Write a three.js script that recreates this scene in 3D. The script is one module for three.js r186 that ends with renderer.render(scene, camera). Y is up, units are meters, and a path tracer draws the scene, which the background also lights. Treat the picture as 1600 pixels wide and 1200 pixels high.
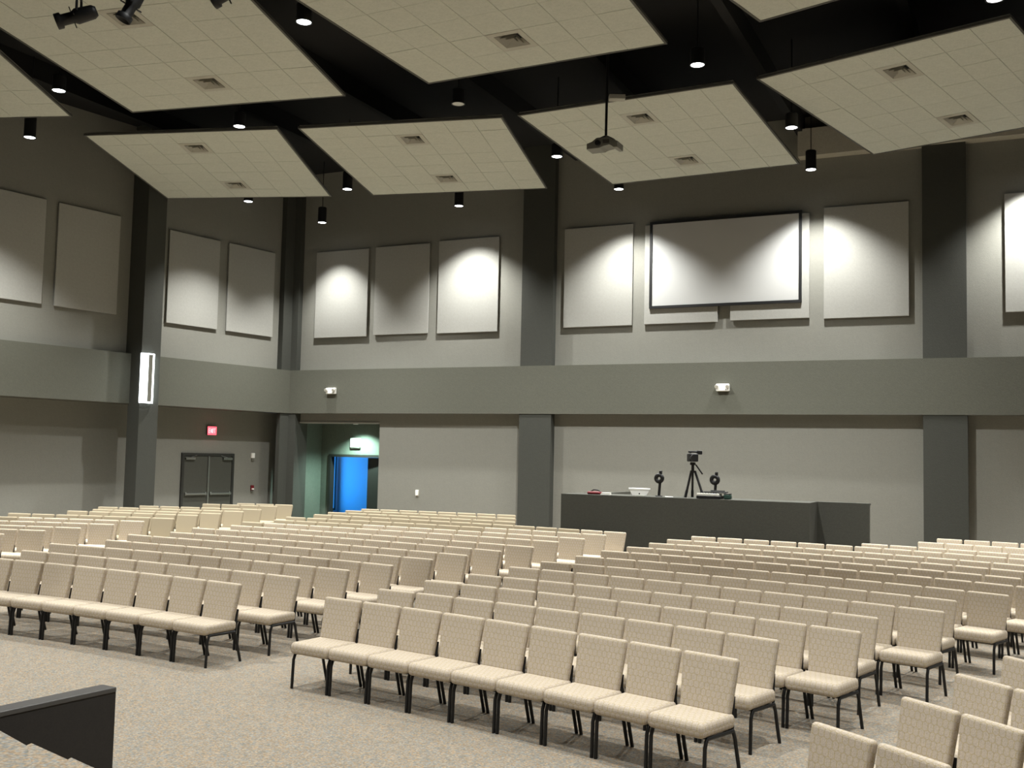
import * as THREE from 'three';
import { RoundedBoxGeometry } from 'three/addons/geometries/RoundedBoxGeometry.js';
import { mergeGeometries } from 'three/addons/utils/BufferGeometryUtils.js';
import { RectAreaLightUniformsLib } from 'three/addons/lights/RectAreaLightUniformsLib.js';

// ---------------------------------------------------------------- camera, exposure, light levels
RectAreaLightUniformsLib.init();
const scene = new THREE.Scene();
scene.background = new THREE.Color(0x000000);
const D2R = Math.PI / 180;
const camera = new THREE.PerspectiveCamera(2 * Math.atan(600 / 1630) / D2R, 1600 / 1200, 0.05, 200);
camera.position.set(0, 2.4, 0);
camera.rotation.set(3.95 * D2R, 0, 1.25 * D2R, 'XYZ');
const renderer = new THREE.WebGLRenderer({ antialias: true });
renderer.toneMapping = THREE.LinearToneMapping;
renderer.toneMappingExposure = 2.15;
renderer.shadowMap.enabled = true;
const LAMP = 116;            // candela of one ceiling downlight
const LAMP_COLOR = new THREE.Color(0.995, 1.0, 0.965);

// ---------------------------------------------------------------- helpers
let seed = 7;
const rnd = () => { seed = (seed * 1664525 + 1013904223) >>> 0; return seed / 4294967296; };
const taken = {};
function numbered(name) { const n = taken[name] = (taken[name] ?? -1) + 1; return n ? `${name}_${String(n).padStart(3, '0')}` : name; }
function shade(m) { m.castShadow = m.receiveShadow = true; return m; }
function part(name, geo, mat, parent) { const m = shade(new THREE.Mesh(geo, mat)); m.name = name; parent.add(m); return m; }
function tag(o, label, category, group) { o.userData.label = label; o.userData.category = category; if (group) o.userData.group = group; return o; }
function thing(name, label, category, pos = [0, 0, 0], turn = 0, group) {
  const o = new THREE.Group(); o.name = numbered(name); o.position.set(...pos); o.rotation.y = turn; scene.add(o);
  return tag(o, label, category, group);
}
function struct(name, geo, mat, pos = [0, 0, 0], turn = 0) {
  const m = shade(new THREE.Mesh(Array.isArray(geo) ? mergeGeometries(geo) : geo, mat)); m.name = name; m.position.set(...pos); m.rotation.y = turn;
  m.userData.kind = 'structure'; scene.add(m); return m;
}
function metreUV(g) {           // uv in metres, laid flat on whichever way a face looks
  const p = g.attributes.position, n = g.attributes.normal, uv = new Float32Array(p.count * 2);
  for (let i = 0; i < p.count; i++) {
    const ax = Math.abs(n.getX(i)), ay = Math.abs(n.getY(i)), az = Math.abs(n.getZ(i));
    if (ay >= ax && ay >= az) { uv[2 * i] = p.getX(i); uv[2 * i + 1] = p.getZ(i); }
    else if (ax >= az) { uv[2 * i] = p.getZ(i); uv[2 * i + 1] = p.getY(i); }
    else { uv[2 * i] = p.getX(i); uv[2 * i + 1] = p.getY(i); }
  }
  g.setAttribute('uv', new THREE.BufferAttribute(uv, 2)); return g;
}
const plain = g => { const q = g.index ? g.toNonIndexed() : g; for (const k of Object.keys(q.attributes)) if (!['position', 'normal', 'uv'].includes(k)) q.deleteAttribute(k); return q; };
const join = gs => mergeGeometries(gs.map(plain));
function box(x0, x1, y0, y1, z0, z1) { const g = new THREE.BoxGeometry(x1 - x0, y1 - y0, z1 - z0); g.translate((x0 + x1) / 2, (y0 + y1) / 2, (z0 + z1) / 2); return metreUV(g); }
function rbox(w, h, d, r, x = 0, y = 0, z = 0, seg = 2) { return metreUV(new RoundedBoxGeometry(w, h, d, seg, r).translate(x, y, z)); }
function tube(pts, r, radial = 8, seg = 0) { const c = pts.length === 2 ? new THREE.LineCurve3(...pts.map(p => new THREE.Vector3(...p))) : new THREE.CatmullRomCurve3(pts.map(p => new THREE.Vector3(...p)), false, 'catmullrom', 0.2); return new THREE.TubeGeometry(c, seg || (pts.length === 2 ? 1 : pts.length * 3), r, radial); }
function bar(a, b, r, radial = 10) {        // a round bar with closed ends
  const A = new THREE.Vector3(...a), B = new THREE.Vector3(...b), g = new THREE.CylinderGeometry(r, r, A.distanceTo(B), radial);
  g.applyQuaternion(new THREE.Quaternion().setFromUnitVectors(new THREE.Vector3(0, 1, 0), B.clone().sub(A).normalize())); return g.translate(...A.add(B).multiplyScalar(0.5).toArray());
}
function quadSlab(P, t) {       // a flat slab under four corners (in order), t thick upwards
  const pos = [], top = P.map(p => [p[0], p[1] + t, p[2]]);
  const f = (a, b, c, d) => pos.push(...a, ...b, ...c, ...a, ...c, ...d);
  const [a, b, c, d] = P, [e, g, h, i] = top;
  f(a, d, c, b); f(e, g, h, i); f(a, b, g, e); f(b, c, h, g); f(c, d, i, h); f(d, a, e, i);
  const q = new THREE.BufferGeometry(); q.setAttribute('position', new THREE.Float32BufferAttribute(pos, 3)); q.computeVertexNormals(); return metreUV(q);
}

// ---------------------------------------------------------------- procedural textures
function hash(x, y, s) { let h = Math.imul(x, 374761393) ^ Math.imul(y, 668265263) ^ Math.imul(s, 974634777); h = Math.imul(h ^ (h >>> 13), 1274126177); return ((h ^ (h >>> 16)) >>> 0) / 4294967296; }
function noise(x, y, n, s) {    // value noise that repeats after n cells
  const xi = Math.floor(x), yi = Math.floor(y), fx = x - xi, fy = y - yi, u = fx * fx * (3 - 2 * fx), v = fy * fy * (3 - 2 * fy), w = a => ((a % n) + n) % n;
  const a = hash(w(xi), w(yi), s), b = hash(w(xi + 1), w(yi), s), c = hash(w(xi), w(yi + 1), s), d = hash(w(xi + 1), w(yi + 1), s);
  return a + (b - a) * u + (c - a) * v + (a - b - c + d) * u * v;
}
function texture(size, metres, fn, color = true) {
  const data = new Uint8Array(size * size * 4);
  for (let y = 0; y < size; y++) for (let x = 0; x < size; x++) { const c = fn(x / size, y / size, x, y); for (let k = 0; k < 3; k++) data[(y * size + x) * 4 + k] = Math.max(0, Math.min(255, Array.isArray(c) ? c[k] : c)); data[(y * size + x) * 4 + 3] = 255; }
  const t = new THREE.DataTexture(data, size, size); t.wrapS = t.wrapT = THREE.RepeatWrapping; t.magFilter = THREE.LinearFilter; t.minFilter = THREE.LinearMipmapLinearFilter; t.generateMipmaps = true;
  if (color) t.colorSpace = THREE.SRGBColorSpace; t.repeat.set(1 / metres, 1 / metres); t.needsUpdate = true; return t;
}
// tweed carpet: short flecks of tan, grey, rust and cream
const carpetTex = texture(512, 1.6, (u, v) => {
  const f = noise(u * 128, v * 128, 128, 1), g = noise(u * 128, v * 128, 128, 2), h = noise(u * 256, v * 256, 256, 3), b = noise(u * 24, v * 24, 24, 4);
  const k = 0.78 + 0.28 * f + 0.2 * h + 0.05 * (b - 0.5), w = g - 0.5;
  return [131 * k + 32 * w, 122 * k + 3 * w, 108 * k - 26 * w];
});
const carpetBump = texture(256, 0.6, (u, v) => 255 * (0.5 * noise(u * 64, v * 64, 64, 5) + 0.5 * noise(u * 128, v * 128, 128, 6)), false);
// upholstery: overlapping rings of yellowish thread on a greige weave
const fabricTex = texture(512, 0.3, (u, v, x, y) => {
  let line = 0;
  for (let j = 0; j < 6; j++) for (let i = 0; i < 6; i++) {
    let dx = u * 6 - i - 0.5 - (j % 2) * 0.5, dy = v * 6 - j - 0.5; dx -= 6 * Math.round(dx / 6); dy -= 6 * Math.round(dy / 6);
    const d = Math.hypot(dx, dy); line = Math.max(line, 1 - Math.abs(d - 0.56) / 0.075);
  }
  const w = 0.9 + 0.1 * Math.sin(x * 1.6) * Math.sin(y * 1.6) + 0.16 * (noise(u * 90, v * 90, 90, 8) - 0.5), m = Math.max(0, line) * 0.6;
  const a = [207, 193, 175], b = [184, 164, 114]; return a.map((c, k) => (c + (b[k] - c) * m) * w);
});
const grainTex = (rgb, amount, metres, s, n = 96) => texture(256, metres, (u, v) => { const k = 1 + amount * (noise(u * n, v * n, n, s) - 0.5) + amount * 0.35 * (noise(u * 17, v * 17, 17, s + 1) - 0.5); return rgb.map(c => c * k); });
const plasterBump = texture(256, 0.5, (u, v) => 255 * (0.6 * noise(u * 48, v * 48, 48, 11) + 0.4 * noise(u * 96, v * 96, 96, 12)), false);
const weaveBump = texture(128, 0.06, (u, v, x, y) => 127 + 60 * Math.sin(x * Math.PI / 4) * Math.sin(y * Math.PI / 4) + 60 * (noise(u * 32, v * 32, 32, 13) - 0.5), false);
const tileTex = grainTex([181, 183, 172], 0.12, 0.6, 15, 128);
const S = (o) => new THREE.MeshStandardMaterial(o);
const M = {
  carpet: S({ map: carpetTex, bumpMap: carpetBump, bumpScale: 0.006, roughness: 1 }),
  fabric: S({ map: fabricTex, bumpMap: weaveBump, bumpScale: 0.0008, roughness: 0.95 }),
  wall: S({ map: grainTex([125, 124, 116], 0.07, 0.7, 21), bumpMap: plasterBump, bumpScale: 0.002, roughness: 0.9 }),
  trim: S({ map: grainTex([86, 86, 76], 0.1, 0.7, 31), bumpMap: plasterBump, bumpScale: 0.002, roughness: 0.9 }),
  column: S({ map: grainTex([58, 59, 53], 0.1, 0.7, 33), bumpMap: plasterBump, bumpScale: 0.002, roughness: 0.9 }),
  panel: S({ map: grainTex([152, 151, 145], 0.08, 0.5, 41, 128), bumpMap: weaveBump, bumpScale: 0.001, roughness: 0.95 }),
  screen: S({ color: 0xb0b0ae, roughness: 0.85 }),
  black: S({ color: 0x060607, roughness: 0.55 }),
  deck: S({ color: 0x040404, roughness: 0.95 }),
  joist: S({ color: 0x040404, roughness: 0.9 }),
  tile: S({ map: tileTex, roughness: 0.95 }),
  tileWhite: S({ color: 0xcfccc0, roughness: 0.6 }),
  grid: S({ color: 0xa3a196, roughness: 0.7 }),
  edge: S({ color: 0x4a4944, roughness: 0.8 }),
  throat: S({ color: 0x151513, roughness: 0.9 }),
  vent: S({ color: 0xa5a296, roughness: 0.55 }),
  duct: S({ map: grainTex([168, 164, 150], 0.08, 1.0, 45), roughness: 0.8 }),
  booth: S({ map: grainTex([64, 64, 57], 0.18, 0.4, 51, 128), bumpMap: carpetBump, bumpScale: 0.002, roughness: 0.95 }),
  boothSide: S({ map: grainTex([62, 60, 53], 0.18, 0.4, 51, 128), roughness: 0.95 }),
  stair: S({ map: grainTex([38, 34, 30], 0.2, 0.5, 55), roughness: 0.8 }),
  cap: S({ color: 0x4a4846, roughness: 0.45 }),
  steel: S({ color: 0x070708, roughness: 0.5 }),
  doorDark: S({ map: grainTex([70, 70, 64], 0.1, 0.8, 61), roughness: 0.5 }),
  frameDark: S({ color: 0x2b2b28, roughness: 0.45 }),
  chrome: S({ color: 0x9a9c98, roughness: 0.3, metalness: 0.9 }),
  white: S({ color: 0xf0efea, roughness: 0.5 }),
  offWhite: S({ color: 0xc9c7bd, roughness: 0.55 }),
  red: S({ color: 0x6e1820, roughness: 0.5 }),
  green: S({ color: 0x1d3b30, roughness: 0.7 }),
  grey: S({ color: 0x6c6b62, roughness: 0.5 }),
  alcove: S({ map: grainTex([98, 106, 96], 0.1, 1.0, 71), roughness: 0.9 }),
  hall: S({ color: 0xb9c0c4, roughness: 0.9 }),
  lens: S({ color: 0xffffff, emissive: new THREE.Color(0.93, 0.96, 1.0), emissiveIntensity: 6, roughness: 0.4 }),
  lensOff: S({ color: 0xb9bab4, roughness: 0.35 }),
  sconceGlow: S({ color: 0xffffff, emissive: new THREE.Color(0.86, 0.95, 1.0), emissiveIntensity: 2.2, roughness: 0.5 }),
  exitGlow: S({ color: 0xd02838, emissive: new THREE.Color(0.95, 0.13, 0.17), emissiveIntensity: 0.75, roughness: 0.4 }),
  exitLetter: S({ color: 0xffb0b0, emissive: new THREE.Color(1.0, 0.35, 0.36), emissiveIntensity: 0.8, roughness: 0.4 }),
  dayPane: S({ color: 0x6fc2ff, emissive: new THREE.Color(0.04, 0.34, 1.0), emissiveIntensity: 0.8, roughness: 0.3 }),
};

// ---------------------------------------------------------------- the two long walls: metres along (s), up (h) and behind the fascia (off)
const CORNER = [-7.418, -34.747];
const BACK = { u: [0.9025, 0.4307], n: [-0.4307, 0.9025], turn: -25.515 * D2R };
const LEFT = { u: [0.5713, -0.8207], n: [0.8207, 0.5713], turn: 55.157 * D2R };
const on = (W, s, h, off = 0) => [CORNER[0] + W.u[0] * s - W.n[0] * off, h, CORNER[1] + W.u[1] * s - W.n[1] * off];
const corner0 = [CORNER[0], 0, CORNER[1]];
const wbox = (s0, s1, h0, h1, o0, o1) => box(s0, s1, h0, h1, -o1, -o0);
const wall = (name, W, boxes, mat) => struct(name, boxes.map(b => wbox(...b)), mat, corner0, W.turn);
const DECK = 11.75;

// ---------------------------------------------------------------- the setting
const outline = [[-26, 10], [-22, 10], [-7.6, 36.6], [-4, 40], [27, 26], [24, 10], [24, -10], [-26, -10]];
{ const sh = new THREE.Shape(); [[-30, -14], [30, -14], [30, 45], [-30, 45]].forEach(([x, d], i) => i ? sh.lineTo(x, d) : sh.moveTo(x, d));
  const g = new THREE.ExtrudeGeometry(sh, { depth: 0.3, bevelEnabled: false }).rotateX(-Math.PI / 2).translate(0, -0.3, 0); g.computeVertexNormals(); struct('floor', metreUV(g), M.carpet); }
struct('ceiling', box(-30, 30, DECK, DECK + 0.3, -45, 14), M.deck);
// lower walls, set back under the fascia; the back one leaves an opening for the exit alcove
wall('wall_back', BACK, [[3.4, 34, 0, 3.72, 0.3, 0.7], [-0.5, 3.4, 3.38, 3.72, 0.3, 0.7], [-0.6, 34, 5.04, DECK, 0.25, 0.65]], M.wall);
wall('wall_left', LEFT, [[-32, 0.5, 0, 3.72, 0.9, 1.3], [-32, 0.3, 5.04, DECK, 0.25, 0.65]], M.wall);
wall('trim_1', BACK, [[-0.12, 34, 3.66, 5.09, 0, 0.45]], M.trim);
wall('trim_2', LEFT, [[-32, 0.1, 3.66, 5.09, 0, 1.0]], M.trim);
wall('trim_3', BACK, [[0.0, 3.4, 3.34, 3.39, 0.27, 0.6]], M.panel);
struct('wall_right', box(23.5, 24, 0, DECK, -26, 12), M.wall);
struct('wall_stage', box(-26, 26, 0, DECK, 11, 11.5), M.wall);
struct('wall_side', box(-27, -26.5, 0, DECK, -12, 12), M.wall);
// exit alcove: side walls, back wall with a door opening, ceiling; and the passage behind it
wall('wall_alcove', BACK, [[-0.5, -0.2, 0, 3.4, 0.7, 2.5], [3.4, 3.6, 0, 3.4, 0.7, 2.5], [-0.2, 0.14, 0, 3.4, 2.2, 2.45], [2.34, 3.4, 0, 3.4, 2.2, 2.45], [0.14, 2.34, 2.33, 3.4, 2.2, 2.45], [-0.5, 3.6, 3.4, 3.6, 0.68, 2.5]], M.alcove);
wall('wall_passage', BACK, [[-1.6, -1.4, 0, 2.9, 2.45, 5.2], [3.8, 4.0, 0, 2.9, 2.45, 5.2], [-1.6, 4.0, 0, 2.9, 5.0, 5.2], [-1.6, 4.0, 2.75, 2.95, 2.45, 5.2]], M.hall);
// columns
wall('trim_4', BACK, [[8.47, 9.5, 0, 3.7, 0.02, 0.4], [8.47, 9.5, 5.06, DECK, 0.02, 0.4]], M.column);
wall('trim_5', BACK, [[19.71, 20.74, 0, 3.7, 0.02, 0.4], [19.71, 20.74, 5.06, DECK, 0.02, 0.4]], M.column);
wall('trim_6', BACK, [[-0.1, 0.26, 0, 3.7, 0.03, 0.7], [-0.1, 0.22, 5.06, DECK, 0.03, 0.4]], M.column);
wall('trim_7', LEFT, [[-0.34, 0.1, 0, 3.7, 0.03, 0.2], [-0.36, 0.1, 5.06, DECK, 0.03, 0.4]], M.column);
wall('trim_8', LEFT, [[-6.11, -5.48, 0, 3.7, -0.48, 0.05], [-6.11, -5.48, 3.7, DECK, -0.48, 0.5]], M.column);
wall('trim_9', LEFT, [[-18.2, -17.5, 0, DECK, -0.48, 1.0]], M.column);
wall('trim_10', BACK, [[16.62, 30, 10.57, 11.31, -0.15, 0.4]], M.duct);
for (let i = 0; i < 12; i++) struct(`trim_${11 + i}`, box(-0.1, 0.1, -0.25, 0.25, -26, 26), M.joist, [-20 + i * 3.6, DECK - 0.25, -15], -25.5 * D2R);
{ // stage under the photographer, its front lip at the lower left of the picture
  const sh = new THREE.Shape(); [[-9, 9.5], [-9, -8.2], [-1.87, -3.78], [-1.6, -3.52], [-0.6, -2.9], [1.2, -2.3], [3, -2.1], [5, -1.6], [9, 1.5], [9, 9.5]].forEach(([x, z], i) => i ? sh.lineTo(x, -z) : sh.moveTo(x, -z));
  const g = new THREE.ExtrudeGeometry(sh, { depth: 1.3, bevelEnabled: false }).rotateX(-Math.PI / 2); struct('floor_stage', metreUV(g), M.carpet); }

// ---------------------------------------------------------------- ceiling clouds, each a 7 by 7 grid of tiles with air diffusers
const lerp3 = (a, b, t) => a.map((v, k) => v + (b[k] - v) * t);
function cloud(P, label, vents) {
  const o = thing('ceiling_cloud', label, 'ceiling panel', P[0], 0, 'suspended ceiling clouds');
  const at = (u, v, y = 0) => { const p = lerp3(lerp3(P[0], P[1], u), lerp3(P[3], P[2], u), v); return [p[0] - P[0][0], p[1] - P[0][1] + y, p[2] - P[0][2]]; };
  const q = (u0, u1, v0, v1, y) => [at(u0, v0, y), at(u1, v0, y), at(u1, v1, y), at(u0, v1, y)];
  const cells = []; for (let j = 0; j < 7; j++) for (let i = 0; i < 7; i++) if (!vents.some(([x, y]) => x === i && y === j)) cells.push(quadSlab(q(i / 7, (i + 1) / 7, j / 7, (j + 1) / 7, 0.012), 0.07));
  part('backing', join(cells), M.grid, o);
  const e = 0.006;
  part('edge_trim', join([[0 - e, 1 + e, -e, 0.003], [0 - e, 1 + e, 0.997, 1 + e], [-e, 0.003, 0, 1], [0.997, 1 + e, 0, 1]].map(a => quadSlab(q(...a, -0.003), 0.05))), M.edge, o);
  const n = 7, g = 0.0008;
  for (let j = 0; j < n; j++) for (let i = 0; i < n; i++) {
    const a = [i / n + g, (i + 1) / n - g, j / n + g, (j + 1) / n - g];
    if (vents.some(([x, y]) => x === i && y === j)) {
      const d = part('air_diffuser', frameRing(at, a, 0, 0.16, 0, 0.02), M.vent, o);
      part('throat', quadSlab(q(a[0] + 0.02, a[1] - 0.02, a[2] + 0.02, a[3] - 0.02, 0.11), 0.01), M.throat, d);
      for (const [i0, i1] of [[0.17, 0.27], [0.275, 0.37], [0.375, 0.46]]) part('louvre', coneRing(at, a, i0, i1, 0.1, 0.0), M.vent, d);
    } else part('ceiling_tile', quadSlab(q(...a, 0.001 + 0.004 * rnd()), 0.03), M.tile, o);
  }
  return o;
}
function inset(a, k) { const w = a[1] - a[0], h = a[3] - a[2]; return [a[0] + w * k, a[1] - w * k, a[2] + h * k, a[3] - h * k]; }
function ringGeo(at, A, ya, B, yb) {
  const c = (a, y) => [at(a[0], a[2], y), at(a[1], a[2], y), at(a[1], a[3], y), at(a[0], a[3], y)], o = c(A, ya), n = c(B, yb), pos = [];
  for (let k = 0; k < 4; k++) { const l = (k + 1) % 4; pos.push(...o[k], ...n[l], ...o[l], ...o[k], ...n[k], ...n[l]); }
  const g = new THREE.BufferGeometry(); g.setAttribute('position', new THREE.Float32BufferAttribute(pos, 3)); g.computeVertexNormals(); return metreUV(g);
}
function frameRing(at, a, k0, k1, y, t) { return join([ringGeo(at, inset(a, k0), y, inset(a, k1), y), ringGeo(at, inset(a, k1), y, inset(a, k1 + 0.01), y + t + 0.03), ringGeo(at, inset(a, k0), y + t, inset(a, k0), y)]); }
function coneRing(at, a, k0, k1, y0, y1) { return join([ringGeo(at, inset(a, k0), y1, inset(a, k1), y0), ringGeo(at, inset(a, k0 + 0.012), y1, inset(a, k1 + 0.012), y0)]); }
const V2 = [[3, 1], [3, 5]];
cloud([[-10.42, 9.88, -24.7], [-5.61, 9.88, -23.87], [-5.28, 9.65, -29.23], [-10.12, 9.65, -29.88]], 'pale tiled ceiling cloud in the far row, hanging beside the left column', V2);
cloud([[-5.13, 9.97, -24.07], [-0.37, 9.97, -22.96], [0.79, 9.51, -27.26], [-3.95, 9.51, -28.42]], 'pale tiled ceiling cloud in the far row above the three lit wall panels', V2);
cloud([[0.03, 10.02, -22.94], [4.34, 10.02, -20.66], [6.87, 9.67, -25.04], [2.56, 9.67, -27.32]], 'pale tiled ceiling cloud in the far row behind the hanging projector', V2);
cloud([[4.96, 10.28, -21.08], [8.62, 10.28, -17.86], [12.41, 9.98, -21.92], [8.75, 9.98, -25.14]], 'pale tiled ceiling cloud at the right edge of the picture, right of the projector', V2);
cloud([[-9.82, 10.13, -17.86], [-4.81, 10.13, -16.45], [-3.64, 9.83, -21.32], [-8.55, 9.83, -22.7]], 'large pale tiled ceiling cloud at upper left with black stage lights in front of it', V2);
cloud([[-4.39, 10.0, -15.87], [0.23, 10.0, -13.49], [2.57, 9.7, -17.9], [-1.77, 9.7, -20.13]], 'pale tiled ceiling cloud cut by the top edge of the picture, at its middle', V2);
cloud([[-14.99, 10.1, -18.63], [-10.13, 10.1, -17.98], [-10.05, 9.8, -22.98], [-14.91, 9.8, -23.63]], 'pale ceiling cloud cut off by the left edge of the picture', V2);
cloud([[0.62, 10.1, -13.47], [4.31, 10.1, -10.25], [7.74, 9.8, -13.89], [4.05, 9.8, -17.11]], 'pale ceiling cloud of which only a corner shows at the top right', V2);

// ---------------------------------------------------------------- downlights
const canGeo = (len) => { const g = new THREE.LatheGeometry([[0, len], [0.12, len], [0.135, len - 0.02], [0.135, 0.03], [0.148, 0.02], [0.148, 0], [0.128, 0], [0.122, 0.03]].map(p => new THREE.Vector2(...p)), 24); return g; };
const lensGeo = new THREE.CylinderGeometry(0.122, 0.122, 0.012, 24).translate(0, 0.012, 0);
function downlight([x, y, z], label, { len = 0.32, on: lit = true, gain = 1, angle = 52, pen = 0.5, name = 'downlight' } = {}) {
  const o = thing(name, label, 'ceiling light', [x, y, z], 0, 'ceiling downlights');
  part('can', canGeo(len), M.black, o);
  part('stem', bar([0, len, 0], [0, DECK - y, 0], 0.012, 8), M.black, o);
  part('lens', lensGeo, lit ? M.lens : M.lensOff, o);
  if (lit) {
    const l = new THREE.SpotLight(LAMP_COLOR, LAMP * gain, 0, angle * D2R, pen, 2); l.position.set(0, -0.02, 0); l.target.position.set(0, -3, 0);
    l.castShadow = true; l.shadow.mapSize.set(1024, 1024); l.shadow.radius = 4; l.name = 'bulb'; o.add(l); o.add(l.target);
  }
  return o;
}
const H = 9.75;
downlight([-3.71, H, -17.45], 'lit round downlight between the two upper clouds, nearest the top left');
downlight([-9.53, H, -21.18], 'lit round downlight between the left-edge cloud and the large upper left cloud');
downlight([-6.34, H, -23.32], 'lit round downlight at the near edge of the far left cloud', { gain: 1.15, angle: 57 });
downlight([-11.67, H, -24.52], 'black can pendant with lit lens at the far left, under the left-edge cloud', { len: 0.62, name: 'pendant_light' });
downlight([-7.93, H, -30.48], 'lit pendant lens just under the far edge of the far left cloud', { gain: 0.8 });
downlight([-6.22, H, -33.12], 'black can pendant with lit lens near the corner column of the back wall', { len: 0.5, gain: 0.62, angle: 46, pen: 0.5, name: 'pendant_light' });
downlight([-4.73, H, -28.79], 'black can pendant in the dark gap between the two left clouds of the far row', { len: 0.5, gain: 1.1, angle: 58, name: 'pendant_light' });
downlight([-1.71, H + 0.09, -30.84], 'black can pendant under the far cloud above the third lit wall panel', { len: 0.5, gain: 0.78, angle: 53, pen: 0.5, name: 'pendant_light' });
downlight([0.98, H, -25.16], 'lit round downlight in the gap just left of the projector cloud', { angle: 62, gain: 1.25 });
downlight([2.855, H + 0.12, -28.6], 'lit pendant lens at the corner of the projector cloud, over the screen', { gain: 0.75, angle: 55, pen: 0.5 });
downlight([3.33, H, -19.01], 'lit round downlight in the dark ceiling above and right of the projector', { angle: 62, gain: 1.1 });
downlight([6.04, H, -22.55], 'lit round downlight in the gap between the projector cloud and the right cloud', { angle: 62, gain: 1.25 });
downlight([7.575, H + 0.17, -26.41], 'black can pendant hanging in front of the wall above the right end of the screen', { len: 0.5, gain: 0.75, angle: 55, pen: 0.5, name: 'pendant_light' });
downlight([7.49, H, -15.99], 'downlight cut by the top edge of the picture at the far right');
downlight([-1.26, H, -21.47], 'unlit round downlight in the dark ceiling left of the projector pole', { on: false });
// the same lamps go on over the part of the hall that the picture does not reach
for (const [x, z, gain, angle] of [[12.5, -24.6, 0.9, 56], [16.6, -22.5, 0.8, 56], [12, -15], [16, -17], [-14, -21.5], [-16.5, -17], [-8, -12.5], [-2, -10, 0.8], [3.2, -7.2, 0.8], [9, -8, 0.8], [-6.5, -5.5, 0.8], [0, -4, 0.9], [6, -2, 0.4], [-13, -10], [13, -3, 0.4]])
  downlight([x, H, z], 'lit downlight of the same row, over the seats outside the picture', { gain: 0.85 * (gain ?? 1), angle: angle ?? 52 });

// ---------------------------------------------------------------- acoustic panels, screen
const panelBase = (W, s0, s1, h0, h1, label) => {
  const w = s1 - s0, h = h1 - h0, o = thing('acoustic_panel', label, 'wall panel', on(W, (s0 + s1) / 2, h0, 0.25), W.turn, 'fabric acoustic panels high on the walls');
  part('fabric_face', rbox(w, h, 0.045, 0.012, 0, h / 2, 0.055, 1), M.panel, o);
  part('mounting_rail', join([box(-w / 2 + 0.1, w / 2 - 0.1, h * 0.15, h * 0.15 + 0.08, 0, 0.034), box(-w / 2 + 0.1, w / 2 - 0.1, h * 0.85, h * 0.85 + 0.08, 0, 0.034)]), M.edge, o);
  return o;
};
panelBase(BACK, 0.79, 2.86, 6.17, 9.06, 'square-edged fabric wall panel with a bright scallop of light, leftmost on the back wall');
panelBase(BACK, 3.12, 5.15, 6.2, 9.08, 'dim fabric wall panel between the two brightly lit ones on the back wall');
panelBase(BACK, 5.48, 7.6, 6.18, 9.12, 'brightest fabric wall panel, just left of the column beside the screen wall');
panelBase(BACK, 9.77, 11.91, 6.22, 9.18, 'fabric wall panel just left of the projection screen');
panelBase(BACK, 12.27, 14.4, 6.23, 9.1, 'fabric wall panel behind the left half of the screen, only its lower strip showing');
panelBase(BACK, 14.75, 16.88, 6.25, 9.1, 'fabric wall panel behind the right half of the screen, only its lower strip showing');
panelBase(BACK, 17.25, 19.38, 6.21, 9.2, 'fabric wall panel just right of the projection screen');
panelBase(BACK, 21.61, 23.7, 6.21, 9.19, 'fabric wall panel cut by the right edge of the picture');
panelBase(LEFT, -4.85, -2.96, 6.14, 8.94, 'left one of two fabric panels on the wall above the double doors');
panelBase(LEFT, -2.6, -0.68, 6.14, 8.95, 'right one of two fabric panels on the wall above the double doors');
panelBase(LEFT, -10.5, -8.8, 6.17, 9.0, 'shadowed fabric panel cut by the left edge of the picture');
panelBase(LEFT, -8.44, -6.53, 6.17, 9.0, 'shadowed fabric panel just left of the left column');
{ const w = 4.25, h = 2.5, o = thing('projection_screen', 'wide white projection screen in a black frame high on the back wall', 'screen', on(BACK, 14.56, 6.67, 0.25), BACK.turn);
  const f = 0.075;
  part('screen_surface', box(-w / 2 + f, w / 2 - f, f, h - f, 0.09, 0.115), M.screen, o);
  part('frame', join([box(-w / 2, w / 2, 0, f, 0.083, 0.135), box(-w / 2, w / 2, h - f, h, 0.083, 0.135), box(-w / 2, -w / 2 + f, f, h - f, 0.083, 0.135), box(w / 2 - f, w / 2, f, h - f, 0.083, 0.135)]), M.black, o);
  part('wall_bracket', join([-1.2, 1.2].map(x => box(x - 0.06, x + 0.06, 0.4, h - 0.3, 0.078, 0.09))), M.black, o); }

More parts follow.
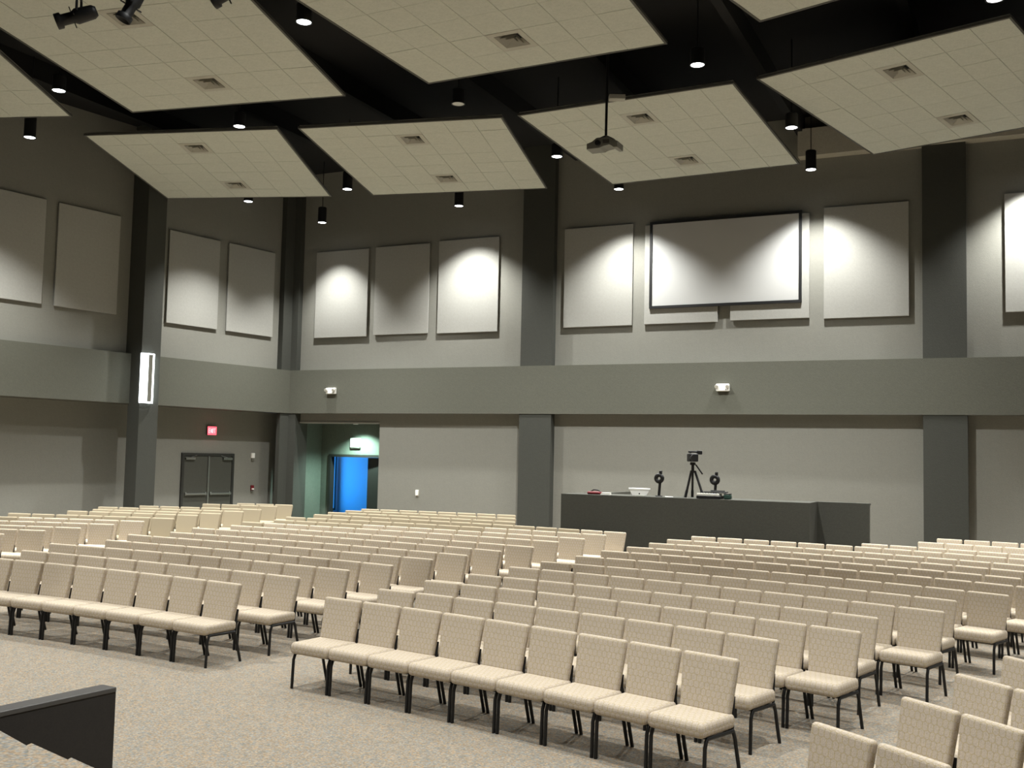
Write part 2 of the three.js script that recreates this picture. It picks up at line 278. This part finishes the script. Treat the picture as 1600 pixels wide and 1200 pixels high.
// ---------------------------------------------------------------- doors and wall fittings
{ const o = new THREE.Group(); o.name = 'door_1'; o.userData.kind = 'structure'; o.position.set(...on(LEFT, -2.52, 0, 0.9)); o.rotation.y = LEFT.turn; scene.add(o);
  o.userData.label = 'dark steel double doors with panic bars in the wall under the exit sign';
  const w = 2.05, h = 2.28, t = 0.09;
  part('door_frame', join([box(-w / 2, -w / 2 + t, 0, h, 0, 0.06), box(w / 2 - t, w / 2, 0, h, 0, 0.06), box(-w / 2 + t, w / 2 - t, h - t, h, 0, 0.06)]), M.frameDark, o);
  for (const s of [-1, 1]) {
    const a = s < 0 ? -w / 2 + t + 0.005 : 0.03, b = s < 0 ? -0.03 : w / 2 - t - 0.005;
    const leaf = part('door_leaf', rbox(b - a, h - t - 0.02, 0.04, 0.004, (a + b) / 2, (h - t) / 2, 0.022, 1), M.doorDark, o);
    part('panic_bar', join([rbox(b - a - 0.06, 0.06, 0.05, 0.015, (a + b) / 2, 1.0, 0.09), box(a + 0.04, a + 0.1, 0.96, 1.06, 0.04, 0.09), box(b - 0.1, b - 0.04, 0.96, 1.06, 0.04, 0.09)]), M.chrome, leaf);
    const cx = s < 0 ? a + 0.2 : b - 0.2;
    part('door_closer', join([rbox(0.36, 0.07, 0.07, 0.012, cx, h - t - 0.08, 0.08), bar([cx, h - t - 0.05, 0.1], [cx - s * 0.25, h - t + 0.02, 0.07], 0.01, 6)]), M.chrome, leaf);
  }
  part('mullion', rbox(0.06, h - t, 0.07, 0.01, 0, (h - t) / 2, 0.045, 1), M.chrome, o);
}
{ const o = new THREE.Group(); o.name = 'door_2'; o.userData.kind = 'structure'; o.position.set(...on(BACK, 0.14, 0, 2.2)); o.rotation.y = BACK.turn; scene.add(o);
  o.userData.label = 'open doorway in the alcove with bright blue light behind it';
  const w = 2.2, h = 2.33, t = 0.09;
  part('door_frame', join([box(0, t, 0, h, -0.2, 0.04), box(w - t, w, 0, h, -0.2, 0.04), box(t, w - t, h - t, h, -0.2, 0.04)]), M.frameDark, o);
  const leaf = (hx, turn, dir, lw) => { const l = part('door_leaf', rbox(lw, h - t - 0.02, 0.045, 0.004, dir * lw / 2, (h - t) / 2, 0, 1), M.frameDark, o); l.position.set(hx, 0, -0.12); l.rotation.y = turn;
    if (lw > 0.8) part('panic_bar', rbox(lw - 0.16, 0.06, 0.05, 0.015, dir * lw / 2, 1.0, 0.05), M.chrome, l); };
  leaf(t + 0.01, 165 * D2R, 1, 0.98); leaf(w - t - 0.01, -8 * D2R, -1, 0.62);
}
{ const o = thing('exit_sign', 'glowing red exit sign above the dark double doors', 'sign', on(LEFT, -2.45, 2.85, 0.9), LEFT.turn);
  part('housing', rbox(0.36, 0.29, 0.06, 0.01, 0, 0.145, 0.035), M.frameDark, o);
  part('glowing_face', box(-0.175, 0.175, 0.01, 0.28, 0.063, 0.07), M.exitGlow, o);
  const L = (x0, x1, y0, y1) => box(x0, x1, y0, y1, 0.07, 0.073);
  part('lettering', join([ // E X I T
    L(-0.14, -0.12, 0.07, 0.22), L(-0.12, -0.085, 0.2, 0.22), L(-0.12, -0.09, 0.136, 0.156), L(-0.12, -0.085, 0.07, 0.09),
    bar([-0.065, 0.075, 0.071], [-0.005, 0.215, 0.071], 0.009, 6), bar([-0.005, 0.075, 0.071], [-0.065, 0.215, 0.071], 0.009, 6),
    L(0.02, 0.04, 0.07, 0.22), L(0.06, 0.14, 0.2, 0.22), L(0.09, 0.11, 0.07, 0.2)]), M.exitLetter, o);
  const l = new THREE.PointLight(new THREE.Color(1, 0.2, 0.22), 0.08, 0, 2); l.position.set(0, 0.14, 0.12); l.castShadow = true; o.add(l); }
{ const o = thing('exit_sign', 'white unlit sign box above the blue-lit doorway', 'sign', on(BACK, 1.24, 2.58, 2.2), BACK.turn);
  part('housing', rbox(0.4, 0.32, 0.07, 0.01, 0, 0.16, 0.04), M.white, o); part('base_strip', box(-0.18, 0.18, -0.025, 0.0, 0.01, 0.06), M.grey, o); }
{ const o = thing('recessed_light', 'small recessed light in the alcove ceiling above the white sign', 'ceiling light', on(BACK, 1.6, 3.37, 1.6), BACK.turn);
  part('trim_ring', new THREE.TorusGeometry(0.075, 0.012, 8, 24).rotateX(Math.PI / 2), M.white, o); part('lens', new THREE.CylinderGeometry(0.07, 0.07, 0.01, 20).translate(0, 0.006, 0), M.lens, o);
  const l = new THREE.SpotLight(new THREE.Color(0.68, 1.0, 0.9), 32, 0, 64 * D2R, 0.5, 2); l.position.set(0, -0.03, 0); l.target.position.set(0, -2, 0); l.castShadow = true; l.shadow.radius = 3; o.add(l, l.target); }
{ // daylight enters the passage by a tall window at its left end
  const o = thing('passage_window', 'tall blue daylit window at the left end of the passage behind the open door', 'window', on(BACK, -1.39, 0.1, 3.9), BACK.turn);
  part('pane', box(0, 0.02, 0.2, 2.4, -0.8, 0.8), M.dayPane, o); part('frame', join([box(0, 0.05, 0.12, 0.2, -0.88, 0.88), box(0, 0.05, 2.4, 2.48, -0.88, 0.88), box(0, 0.05, 0.2, 2.4, -0.88, -0.8), box(0, 0.05, 0.2, 2.4, 0.8, 0.88)]), M.frameDark, o);
  const l = new THREE.RectAreaLight(new THREE.Color(0.02, 0.32, 1.0), 3, 1.6, 2.2); l.position.set(0.04, 1.3, 0); l.rotation.y = -Math.PI / 2; o.add(l); }
{ const o = thing('wall_sconce', 'tall glowing wall sconce with a dark vertical bar on the left column', 'wall light', on(LEFT, -5.93, 3.66, -0.48), LEFT.turn);
  part('back_plate', rbox(0.2, 1.44, 0.03, 0.01, 0, 0.72, 0.015, 1), M.grey, o);
  const g = new THREE.CylinderGeometry(0.13, 0.13, 1.36, 20, 1, false, -Math.PI / 2, Math.PI).scale(1.75, 1.04, 0.8).translate(0.0, 0.72, 0.03); part('diffuser', g, M.sconceGlow, o);
  part('face_bar', rbox(0.13, 1.34, 0.02, 0.006, 0.015, 0.72, 0.165, 1), M.grey, o); part('bar_standoff', join([box(-0.02, 0.02, 0.1, 0.14, 0.12, 0.16), box(-0.02, 0.02, 1.3, 1.34, 0.12, 0.16)]), M.grey, o);
  for (const s of [-1, 1]) { const l = new THREE.RectAreaLight(new THREE.Color(0.8, 0.93, 1.0), 1.6, 0.18, 1.3); l.position.set(s * 0.25, 0.72, 0.09); l.rotation.y = s * Math.PI / 2 + Math.PI; o.add(l); } }
function emergencyLight(s, label) {
  const o = thing('emergency_light', label, 'emergency light', on(BACK, s, 4.28, 0), BACK.turn, 'emergency lights on the fascia');
  part('housing', rbox(0.36, 0.2, 0.11, 0.02, 0, 0.11, 0.055), M.white, o);
  for (const x of [-0.15, 0.15]) part('lamp_head', new THREE.LatheGeometry([[0, -0.02], [0.04, -0.02], [0.055, 0.03], [0.05, 0.045], [0, 0.04]].map(p => new THREE.Vector2(...p)), 16).rotateX(Math.PI / 2 + 0.4).translate(x, 0.14, 0.13), M.offWhite, o);
  part('test_button', new THREE.CylinderGeometry(0.012, 0.012, 0.01, 10).rotateX(Math.PI / 2).translate(0.1, 0.05, 0.113), M.black, o);
}
emergencyLight(1.72, 'white emergency light box on the fascia above the alcove opening');
emergencyLight(14.62, 'white emergency light box on the fascia below the projection screen');
{ const o = thing('fire_strobe', 'small white alarm strobe on the wall right of the double doors', 'alarm', on(LEFT, -0.7, 2.1, 0.9), LEFT.turn);
  part('body', rbox(0.13, 0.17, 0.06, 0.012, 0, 0.13, 0.03), M.white, o); part('speaker_grille', rbox(0.11, 0.08, 0.05, 0.008, 0, 0.0, 0.025), M.grey, o); }
{ const o = thing('fire_pull_station', 'red fire pull box low on the wall right of the double doors', 'alarm', on(LEFT, -0.68, 1.05, 0.9), LEFT.turn);
  part('body', rbox(0.12, 0.16, 0.05, 0.01, 0, 0.12, 0.03), M.red, o); part('pull_handle', box(-0.045, 0.045, 0.06, 0.1, 0.055, 0.075), M.white, o); part('back_box', rbox(0.1, 0.06, 0.04, 0.006, 0, 0.01, 0.02), M.grey, o); }
{ const o = thing('thermostat', 'small white control on the bare wall between the alcove and the column', 'wall control', on(BACK, 4.86, 1.08, 0.3), BACK.turn);
  part('body', rbox(0.1, 0.16, 0.045, 0.015, 0, 0.1, 0.025), M.white, o); part('base_plate', box(-0.06, 0.06, 0, 0.2, 0, 0.006), M.offWhite, o); }

// ---------------------------------------------------------------- sound booth and what stands on it
{ const o = thing('sound_booth', 'long dark carpeted sound booth wall with a stepped-back right end', 'sound booth', on(BACK, 12.75, 0, -6.86), BACK.turn);
  part('front_wall', box(0, 5.33, 0, 1.56, -0.16, 0), M.booth, o);
  part('side_wall', box(5.17, 5.33, 0, 1.56, -1.06, -0.16), M.booth, o); part('side_wall', box(0, 0.16, 0, 1.56, -4.2, -0.16), M.booth, o);
  part('return_wall', box(5.33, 6.35, 0, 1.56, -1.06, -0.9), M.booth, o);
  part('counter_top', join([box(0, 5.33, 1.56, 1.6, -1.06, 0), box(5.33, 6.35, 1.56, 1.6, -1.2, -0.9)]), M.booth, o); }
const BT = 1.602, bp = (s, off = -6.5) => on(BACK, s, BT, off);
function ringStand(s, label, off = -6.5) {
  const o = thing('ring_stand', label, 'desk stand', bp(s, off), BACK.turn, 'ring-headed stands on the booth');
  part('base', new THREE.CylinderGeometry(0.07, 0.08, 0.02, 20).translate(0, 0.01, 0), M.black, o); part('stem', bar([0, 0.02, 0], [0.02, 0.32, 0], 0.03, 10), M.steel, o);
  part('ring_head', new THREE.TorusGeometry(0.07, 0.044, 10, 24).translate(0, 0.39, 0), M.black, o); part('top_knob', rbox(0.06, 0.13, 0.06, 0.014, 0.035, 0.49, 0), M.black, o);
}
ringStand(14.87, 'black ring-headed desk stand left of the camera tripod');
ringStand(16.03, 'black ring-headed desk stand right of the camera tripod, behind the mixer', -6.3);
{ const o = thing('camera_tripod', 'black camera tripod with spread legs on the sound booth', 'tripod', bp(15.55, -6.3), BACK.turn);
  for (const [x, z] of [[-0.13, 0.1], [0.27, 0.08], [-0.06, -0.2]]) { const leg = part('leg', bar([x * 0.2, 0.56, z * 0.2], [x * 0.8, 0.13, z * 0.8], 0.025, 8), M.steel, o); part('leg_tip', bar([x * 0.78, 0.15, z * 0.78], [x, 0.0, z], 0.031, 8), M.black, leg); }
  part('spreader', new THREE.CylinderGeometry(0.06, 0.045, 0.05, 14).translate(0, 0.55, 0), M.steel, o); part('centre_post', bar([0, 0.55, 0], [0, 0.72, 0], 0.03, 10), M.black, o);
  part('pan_head', join([rbox(0.1, 0.06, 0.1, 0.012, 0, 0.72, 0), bar([0.06, 0.7, -0.02], [0.18, 0.5, -0.12], 0.016, 8)]), M.black, o); }
{ const o = thing('video_camera', 'black video camera mounted on top of the tripod', 'camera', on(BACK, 15.55, BT + 0.755, -6.3), BACK.turn + 0.5); o.scale.setScalar(1.25);
  part('body', rbox(0.15, 0.14, 0.24, 0.02, 0, 0.075, -0.02), M.black, o); part('lens', join([new THREE.CylinderGeometry(0.06, 0.055, 0.13, 18).rotateX(Math.PI / 2).translate(-0.02, 0.07, 0.15)]), M.black, o);
  part('top_handle', join([rbox(0.2, 0.03, 0.06, 0.01, 0.02, 0.175, 0), box(-0.05, -0.03, 0.14, 0.175, -0.02, 0.02)]), M.black, o); part('viewfinder', rbox(0.09, 0.07, 0.09, 0.012, 0.11, 0.165, 0), M.black, o); }
{ const o = thing('mixing_console', 'black and silver mixing console on the booth right of the tripod', 'mixer', bp(16.02, -6.62), BACK.turn);
  part('chassis', rbox(0.5, 0.06, 0.36, 0.01, 0, 0.035, 0), M.black, o); const tp = part('control_surface', rbox(0.46, 0.05, 0.3, 0.008, -0.02, 0.085, 0.0), M.offWhite, o);
  for (let i = 0; i < 8; i++) part('fader_knob', box(-0.22 + i * 0.055, -0.195 + i * 0.055, 0.11, 0.122, -0.02, 0.02), M.black, tp); }
{ const o = thing('equipment_tray', 'dark angled tray lying over the mixing console', 'equipment', on(BACK, 16.12, BT + 0.125, -6.55), BACK.turn);
  part('tray', rbox(0.46, 0.025, 0.24, 0.008, 0, 0.012, 0), M.black, o); part('raised_lip', rbox(0.3, 0.03, 0.05, 0.008, 0.02, 0.035, -0.08), M.frameDark, o); }
{ const o = thing('equipment_case', 'small dark green rounded case at the right end of the mixing console', 'case', bp(16.38, -6.6), BACK.turn);
  part('body', rbox(0.15, 0.1, 0.16, 0.03, 0, 0.05, 0), M.green, o); part('lid', rbox(0.14, 0.025, 0.15, 0.01, 0, 0.108, 0), M.frameDark, o); }
{ const o = thing('computer_display', 'white low computer display on the booth, left of the ring-headed stand', 'display', bp(14.46, -6.58), BACK.turn + 0.1);
  const sh = new THREE.Shape(); [[-0.15, 0.012], [0.15, 0.012], [0.225, 0.15], [-0.225, 0.15]].forEach(([x, y], k) => k ? sh.lineTo(x, y) : sh.moveTo(x, y)); part('back_shell', metreUV(new THREE.ExtrudeGeometry(sh, { depth: 0.02, bevelSize: 0.006, bevelThickness: 0.006, bevelSegments: 2 }).translate(0, 0, -0.01)), M.white, o); part('top_band', rbox(0.48, 0.05, 0.045, 0.014, 0, 0.145, 0), M.white, o); part('back_mark', new THREE.CylinderGeometry(0.016, 0.016, 0.004, 16).rotateX(Math.PI / 2).translate(0, 0.05, 0.017), M.black, o); part('foot', rbox(0.2, 0.015, 0.12, 0.005, 0, 0.008, -0.02), M.offWhite, o); }
{ const o = thing('red_bag', 'small dark red bag with black strap on the left end of the booth', 'bag', bp(13.42, -6.55), BACK.turn);
  part('body', rbox(0.3, 0.06, 0.2, 0.028, 0, 0.032, 0), M.red, o); part('strap', tube([[-0.1, 0.05, 0], [-0.02, 0.1, 0.01], [0.08, 0.09, 0], [0.15, 0.05, 0.02]], 0.014), M.black, o); }
{ const o = thing('paper_stack', 'white paper stack beside the red bag on the booth', 'paper', bp(13.7, -6.6), BACK.turn + 0.2);
  part('lower_sheets', box(-0.1, 0.1, 0, 0.02, -0.13, 0.13), M.white, o); part('upper_sheets', box(-0.09, 0.1, 0.02, 0.045, -0.12, 0.12), M.offWhite, o); }
tag(part(numbered('paper_sheet'), rbox(0.16, 0.012, 0.12, 0.004, 0, 0.006, 0), M.white, scene), 'small white paper lying between the ring-headed stand and the tripod', 'paper').position.set(...bp(15.13, -6.62));

// ---------------------------------------------------------------- projector and stage lights
{ const o = thing('ceiling_projector', 'grey projector hanging on a black pole below the ceiling', 'projector', [1.84, 8.86, -21.5], -0.45);
  part('pole', bar([0.02, 0.24, 0], [0.04, DECK - 8.86, 0], 0.028, 12), M.black, o);
  part('mount', new THREE.CylinderGeometry(0.06, 0.2, 0.08, 18).translate(0.02, 0.24, 0), M.black, o);
  const prof = new THREE.Shape(); [[-0.33, 0.0], [-0.33, 0.1], [-0.22, 0.13], [-0.12, 0.2], [0.12, 0.2], [0.22, 0.14], [0.33, 0.09], [0.33, -0.02], [0.27, -0.02], [0.17, 0.05], [0.02, 0.03], [-0.06, 0.0]].forEach(([x, y], i) => i ? prof.lineTo(x, y) : prof.moveTo(x, y));
  part('body', metreUV(new THREE.ExtrudeGeometry(prof, { depth: 0.34, bevelEnabled: true, bevelSize: 0.012, bevelThickness: 0.012, bevelSegments: 2 }).translate(0, 0, -0.17)), M.grey, o);
  part('lens', new THREE.CylinderGeometry(0.055, 0.06, 0.08, 18).rotateX(Math.PI / 2).translate(-0.08, 0.09, 0.2), M.black, o);
  part('vent_grille', join([0, 1, 2, 3].map(i => box(0.02, 0.16, 0.08 + i * 0.022, 0.088 + i * 0.022, 0.18, 0.19))), M.black, o); }
tag(part(numbered('junction_box'), rbox(0.34, 0.1, 0.2, 0.012, 0, 0.05, 0), M.grid, scene), 'tan junction box at the ceiling cloud edge beside the projector pole', 'box').position.set(2.08, 9.93, -21.52);
function stageLight(pos, tilt, turn, label) {
  const o = thing('stage_light', label, 'stage light', pos, turn, 'black stage lights hung at upper left');
  const b = part('barrel', join([new THREE.LatheGeometry([[0, -0.2], [0.05, -0.2], [0.075, -0.16], [0.085, 0.02], [0.062, 0.06], [0.062, 0.17], [0.085, 0.18], [0.085, 0.24], [0.07, 0.24], [0.06, 0.2], [0, 0.2]].map(p => new THREE.Vector2(...p)), 20)]), M.black, o);
  b.rotation.z = tilt; part('shutter_handle', join([box(-0.12, 0.12, 0.055, 0.065, -0.012, 0.012), box(-0.012, 0.012, 0.03, 0.04, -0.12, 0.12)]), M.black, b);
  part('yoke', tube([[0, 0.02, 0.11], [0, 0.2, 0.11], [0, 0.24, 0], [0, 0.2, -0.11], [0, 0.02, -0.11]], 0.014, 6), M.black, o);
  part('hanger', bar([0, 0.22, 0], [0, 0.58, 0], 0.02, 8), M.black, o);
}
stageLight([-4.78, 7.05, -11.0], 112 * D2R, 0.2, 'black stage light lying nearly level, leftmost of three at upper left');
stageLight([-4.19, 7.22, -11.0], 155 * D2R, 0.3, 'black stage light pointing down, middle of three at upper left');
stageLight([-3.13, 7.36, -11.0], 115 * D2R, -0.2, 'black stage light mostly cut by the top edge, rightmost of three');
tag(part(numbered('lighting_pipe'), bar([-9, 7.8, -11.0], [4, 8.14, -11.0], 0.03, 10), M.black, scene), 'black pipe above the frame from which the stage lights hang', 'pipe');

// ---------------------------------------------------------------- stage steps and their dark side wall
{ const o = thing('stair_side_wall', 'dark low wall with a grey cap beside the carpeted stage steps', 'low wall', [-2.33, 0, -6.36], Math.atan2(0.64, 0.38));
  part('wall_body', box(-3.0, 0, 0, 0.94, -0.12, 0), M.stair, o); part('cap', rbox(3.0, 0.03, 0.13, 0.006, -1.499, 0.955, -0.06, 1), M.cap, o); }
{ const o = thing('stage_steps', 'grey carpeted stage steps in front of the dark low wall', 'steps');
  const step = (A, B, h, more = 0) => {       // far edge from A to B; the right end runs back towards the stage
    const L = Math.hypot(B[0] - A[0], B[1] - A[1]), A2 = [A[0] - (B[0] - A[0]) / L * more, A[1] - (B[1] - A[1]) / L * more], d = [0.47, 0.88], k = 1.9;
    return quadSlab([A2, B, [B[0] + d[0] * k, B[1] + d[1] * k], [A2[0] - 0.1 * k, A2[1] + d[1] * k]].map(p => [p[0], 0, p[1]]).reverse(), h); };
  part('step', step([-2.2, -4.66], [-1.99, -4.45], 1.15, 3), M.carpet, o); part('step', step([-2.23, -5.03], [-1.95, -4.78], 1.0), M.carpet, o); part('step', step([-2.16, -5.33], [-1.96, -5.15], 0.85), M.carpet, o); }

// ---------------------------------------------------------------- chairs
function shape(g, fn) { const p = g.attributes.position, v = new THREE.Vector3(); for (let i = 0; i < p.count; i++) { v.fromBufferAttribute(p, i); fn(v); p.setXYZ(i, v.x, v.y, v.z); } g.computeVertexNormals(); return g; }
function seatGeo(seg) {          // crowned cushion with a rounded waterfall front
  const g = new RoundedBoxGeometry(0.505, 0.115, 0.47, seg, 0.042); metreUV(g);
  return shape(g, v => { const k = Math.max(0, 1 - (v.x / 0.27) ** 2) * Math.max(0, 1 - (v.z / 0.26) ** 2); if (v.y > 0) v.y += 0.018 * k; if (v.z > 0.1) { v.y -= 0.5 * (v.z - 0.1) ** 2; } v.x *= 1 + 0.05 * v.z; v.y += 0.412; v.z += 0.02; });
}
function backGeo(seg) {          // tapered padded back, leaning back
  const g = new RoundedBoxGeometry(0.5, 0.44, 0.07, seg, 0.03); metreUV(g);
  return shape(g, v => { const t = (v.y + 0.22) / 0.44; v.x *= 0.895 + 0.105 * t + (t > 0.9 ? 0 : 0); if (v.z > 0) v.z += 0.012 * (1 - (v.x / 0.26) ** 2) * (1 - (2 * t - 1) ** 2); v.z -= 0.03 * (v.x / 0.25) ** 2 * -1; const y = v.y, z = v.z, a = 0.21; v.y = y * Math.cos(a) + z * Math.sin(a) + 0.655; v.z = z * Math.cos(a) - y * Math.sin(a) - 0.235; });
}
const X = 0.24, R = 0.0155;
const frontLeg = s => tube([[s * X, 0, 0.215], [s * X, 0.18, 0.208], [s * X, 0.315, 0.202], [s * X, 0.345, 0.18]], R, 7, 5);
const rearLeg = s => tube([[s * X, 0, -0.285], [s * X, 0.18, -0.235], [s * X, 0.32, -0.2], [s * X, 0.345, -0.18]], R, 7, 5);
const rail = s => tube([[s * X, 0.345, 0.187], [s * X, 0.345, -0.182]], R, 7);
const upright = s => tube([[s * (X - 0.01), 0.335, -0.19], [s * (X - 0.03), 0.42, -0.225], [s * (X - 0.05), 0.58, -0.272]], 0.014, 6, 4);
const crossBars = () => [tube([[-X, 0.34, 0.14], [X, 0.34, 0.14]], 0.011, 6), tube([[-X, 0.34, -0.15], [X, 0.34, -0.15]], 0.011, 6)];
const G = { seat: seatGeo(3), back: backGeo(3), fl: [-1, 1].map(frontLeg), rl: [-1, 1].map(rearLeg), rails: [-1, 1].map(rail), up: [-1, 1].map(upright), cross: crossBars() };
const frameAll = join([...G.fl, ...G.rl, ...G.rails, ...G.up, ...G.cross]);
const GROUP = 'beige padded chairs in curved rows';
function chairProto(near) {
  const o = new THREE.Group();
  part('seat', G.seat, M.fabric, o); part('backrest', G.back, M.fabric, o);
  if (near) { for (const g of G.fl) part('leg', g, M.steel, o); for (const g of G.rl) part('leg', g, M.steel, o); for (const g of G.rails) part('side_rail', g, M.steel, o); part('back_bracket', G.up[0], M.steel, o); part('back_bracket', G.up[1], M.steel, o); for (const g of G.cross) part('cross_bar', g, M.steel, o); }
  else part('frame', frameAll, M.steel, o);
  return o;
}
const protoNear = chairProto(true), protoFar = chairProto(false);
const ORD = ['front', 'second', 'third', 'fourth', 'fifth', 'sixth', 'seventh', 'eighth', 'ninth', 'tenth', 'eleventh', 'twelfth', 'thirteenth', 'fourteenth', 'fifteenth', 'sixteenth'];
const NTH = ['end', ...ORD.slice(1)];
const BLOCK = { M: 'middle block', R: 'right-hand block', Z: 'far-left block', C: 'nearest block' };
const spots = [];
// one row: place of its left top corner (x, depth), heading and bend in degrees, seat pitch, seats, seats added to its left
function row(block, k, x, d, a, c, w, n, more = 0, fromRight = false) {
  a *= D2R; c *= D2R;
  for (let i = 0; i < more; i++) { const t = a - c * 0.5; x -= w * Math.cos(t); d -= w * Math.sin(t); a -= c; }
  for (let i = 0; i < n + more; i++) {
    const t = a + c * (i + 0.5), mx = x + w / 2 * Math.cos(t), md = d + w / 2 * Math.sin(t); x += w * Math.cos(t); d += w * Math.sin(t);
    // the row line is the top edge of the backs, 0.27 m behind the chair's middle; chairs face the stage
    const f = [Math.sin(t), -Math.cos(t)], px = mx + f[0] * 0.28, pz = -(md + f[1] * 0.28);
    const seat = fromRight ? n + more - 1 - i : i;
    spots.push({ px, pz, turn: t, w, label: `beige padded chair, ${ORD[k - 1]} row of ${BLOCK[block]}, ${NTH[seat]} seat from its ${fromRight ? 'right' : 'left'} end` });
  }
}
row('M', 1, -6.59, 14.12, -26.1, -1.07, 0.59, 7, 3, true);
row('M', 2, -7.11, 15.44, -26.1, -0.74, 0.589, 9);
row('M', 3, -7.22, 16.61, -24.1, -0.98, 0.594, 10);
row('M', 4, -6.65, 17.43, -25.7, -0.93, 0.593, 10);
row('M', 5, -6.73, 18.64, -26.8, -0.57, 0.595, 11);
row('M', 6, -6.22, 19.37, -25.3, -0.86, 0.592, 11);
row('M', 7, -6.16, 20.51, -24.2, -1.02, 0.588, 12);
row('M', 8, -5.66, 21.44, -26.4, -0.67, 0.592, 12);
row('M', 9, -5.72, 22.56, -23.3, -0.7, 0.58, 13);
row('M', 10, -5.23, 23.42, -23.3, -0.7, 0.584, 13);
row('M', 11, -5.2, 24.53, -21.5, -0.7, 0.573, 14);
row('M', 12, -4.79, 25.79, -24.1, -0.7, 0.555, 15);
row('M', 13, -4.63, 26.86, -23.2, -0.7, 0.597, 9);
row('M', 14, -4.34, 27.83, -20.1, -0.7, 0.549, 9);
row('M', 15, -4.05, 28.73, -16.8, -0.7, 0.564, 8);
row('R', 1, -1.91, 11.2, -33.7, -1.16, 0.535, 9);
row('R', 2, -1.45, 11.96, -30.9, -1.34, 0.532, 9);
row('R', 3, -1.0, 12.85, -30.9, -1.23, 0.535, 10);
row('R', 4, -0.5, 13.64, -30.7, -1.12, 0.526, 10);
row('R', 5, 0.02, 14.63, -31.8, -1.1, 0.53, 11);
row('R', 6, 0.48, 15.45, -28.3, -1.55, 0.53, 11);
row('R', 7, 1.05, 16.44, -29.2, -1.44, 0.526, 12);
row('R', 8, 1.54, 17.47, -28.2, -1.55, 0.53, 13);
row('R', 9, 2.06, 18.33, -27.6, -1.6, 0.53, 13);
row('R', 10, 2.57, 19.27, -27, -1.65, 0.53, 13);
row('R', 11, 3.04, 20.21, -26.6, -1.7, 0.53, 14);
row('R', 12, 3.67, 21.15, -26.2, -1.71, 0.535, 14);
row('R', 13, 6.79, 20.24, -34, -1.7, 0.53, 8);
row('R', 14, 8.16, 20.98, -33, -1.7, 0.53, 7);
row('R', 15, 8.96, 22.02, -31, -1.7, 0.53, 6);
row('Z', 1, -9.24, 18.26, -9.9, -0.7, 0.577, 1, 0, true);
row('Z', 2, -9.49, 19.28, -9.8, -0.69, 0.577, 2, 0, true);
row('Z', 3, -9.75, 20.15, -8.6, -0.68, 0.576, 3, 1, true);
row('Z', 4, -9.53, 21.21, -7.8, -0.72, 0.576, 3, 2, true);
row('Z', 5, -9.32, 22.29, -7.9, -0.69, 0.578, 3, 3, true);
row('Z', 6, -9.02, 23.4, -9.2, -0.72, 0.576, 3, 4, true);
row('Z', 7, -8.85, 24.74, -12, -0.69, 0.574, 3, 3, true);
row('Z', 8, -8.57, 25.59, -11.3, -0.71, 0.575, 3, 3, true);
row('Z', 9, -7.73, 26.51, -11.5, -0.7, 0.576, 2, 5, true);
row('Z', 10, -6.98, 27.45, -10.8, -0.7, 0.577, 1, 5, true);
row('Z', 11, -6.96, 29.24, -13, -0.7, 0.576, 1, 3, true);
row('Z', 12, -6.72, 30.08, -10.4, -0.7, 0.578, 1, 2, true);
row('C', 1, 1.85, 6.32, -61.3, -1.37, 0.499, 3);
row('C', 2, 2.65, 7.04, -63.9, -1.39, 0.485, 4);
row('C', 3, 3.35, 7.85, -66.4, -1.3, 0.52, 3);
row('C', 4, 4.07, 8.62, -70.8, -1.3, 0.525, 3);
spots.sort((a, b) => b.pz - a.pz);
const view = spots.filter(s => Math.abs(s.px / -s.pz) < 0.56);
view.forEach((s, i) => {
  if (i >= 300) return;
  const o = (i < 150 ? protoNear : protoFar).clone(); o.name = numbered('padded_chair'); o.position.set(s.px, 0, s.pz); o.rotation.y = s.turn; o.scale.x = s.w / 0.53;
  scene.add(tag(o, s.label, 'chair', GROUP));
});
const rest = view.slice(300);
{ const paint = (g, c) => { const a = new Float32Array(g.attributes.position.count * 3); for (let i = 0; i < a.length; i += 3) { a[i] = c.r; a[i + 1] = c.g; a[i + 2] = c.b; } g.setAttribute('color', new THREE.BufferAttribute(a, 3)); return g; };
  const cloth = new THREE.Color(0x9f937c), steel = new THREE.Color(0x101012);
  const g = mergeGeometries([paint(plain(seatGeo(2)), cloth), paint(plain(backGeo(2)), cloth), paint(plain(frameAll.clone()), steel)]);
  const im = shade(new THREE.InstancedMesh(g, S({ vertexColors: true, roughness: 0.9 }), rest.length)), m = new THREE.Matrix4(), q = new THREE.Quaternion(), Y = new THREE.Vector3(0, 1, 0);
  rest.forEach((s, i) => im.setMatrixAt(i, m.compose(new THREE.Vector3(s.px, 0, s.pz), q.setFromAxisAngle(Y, s.turn), new THREE.Vector3(s.w / 0.53, 1, 1))));
  im.name = 'distant_chairs'; im.userData.kind = 'stuff'; scene.add(tag(im, 'hindmost rows of beige padded chairs near the back walls, only their tops showing', 'chairs')); }
console.log('chairs in view', view.length, 'as one object', rest.length);

renderer.render(scene, camera);
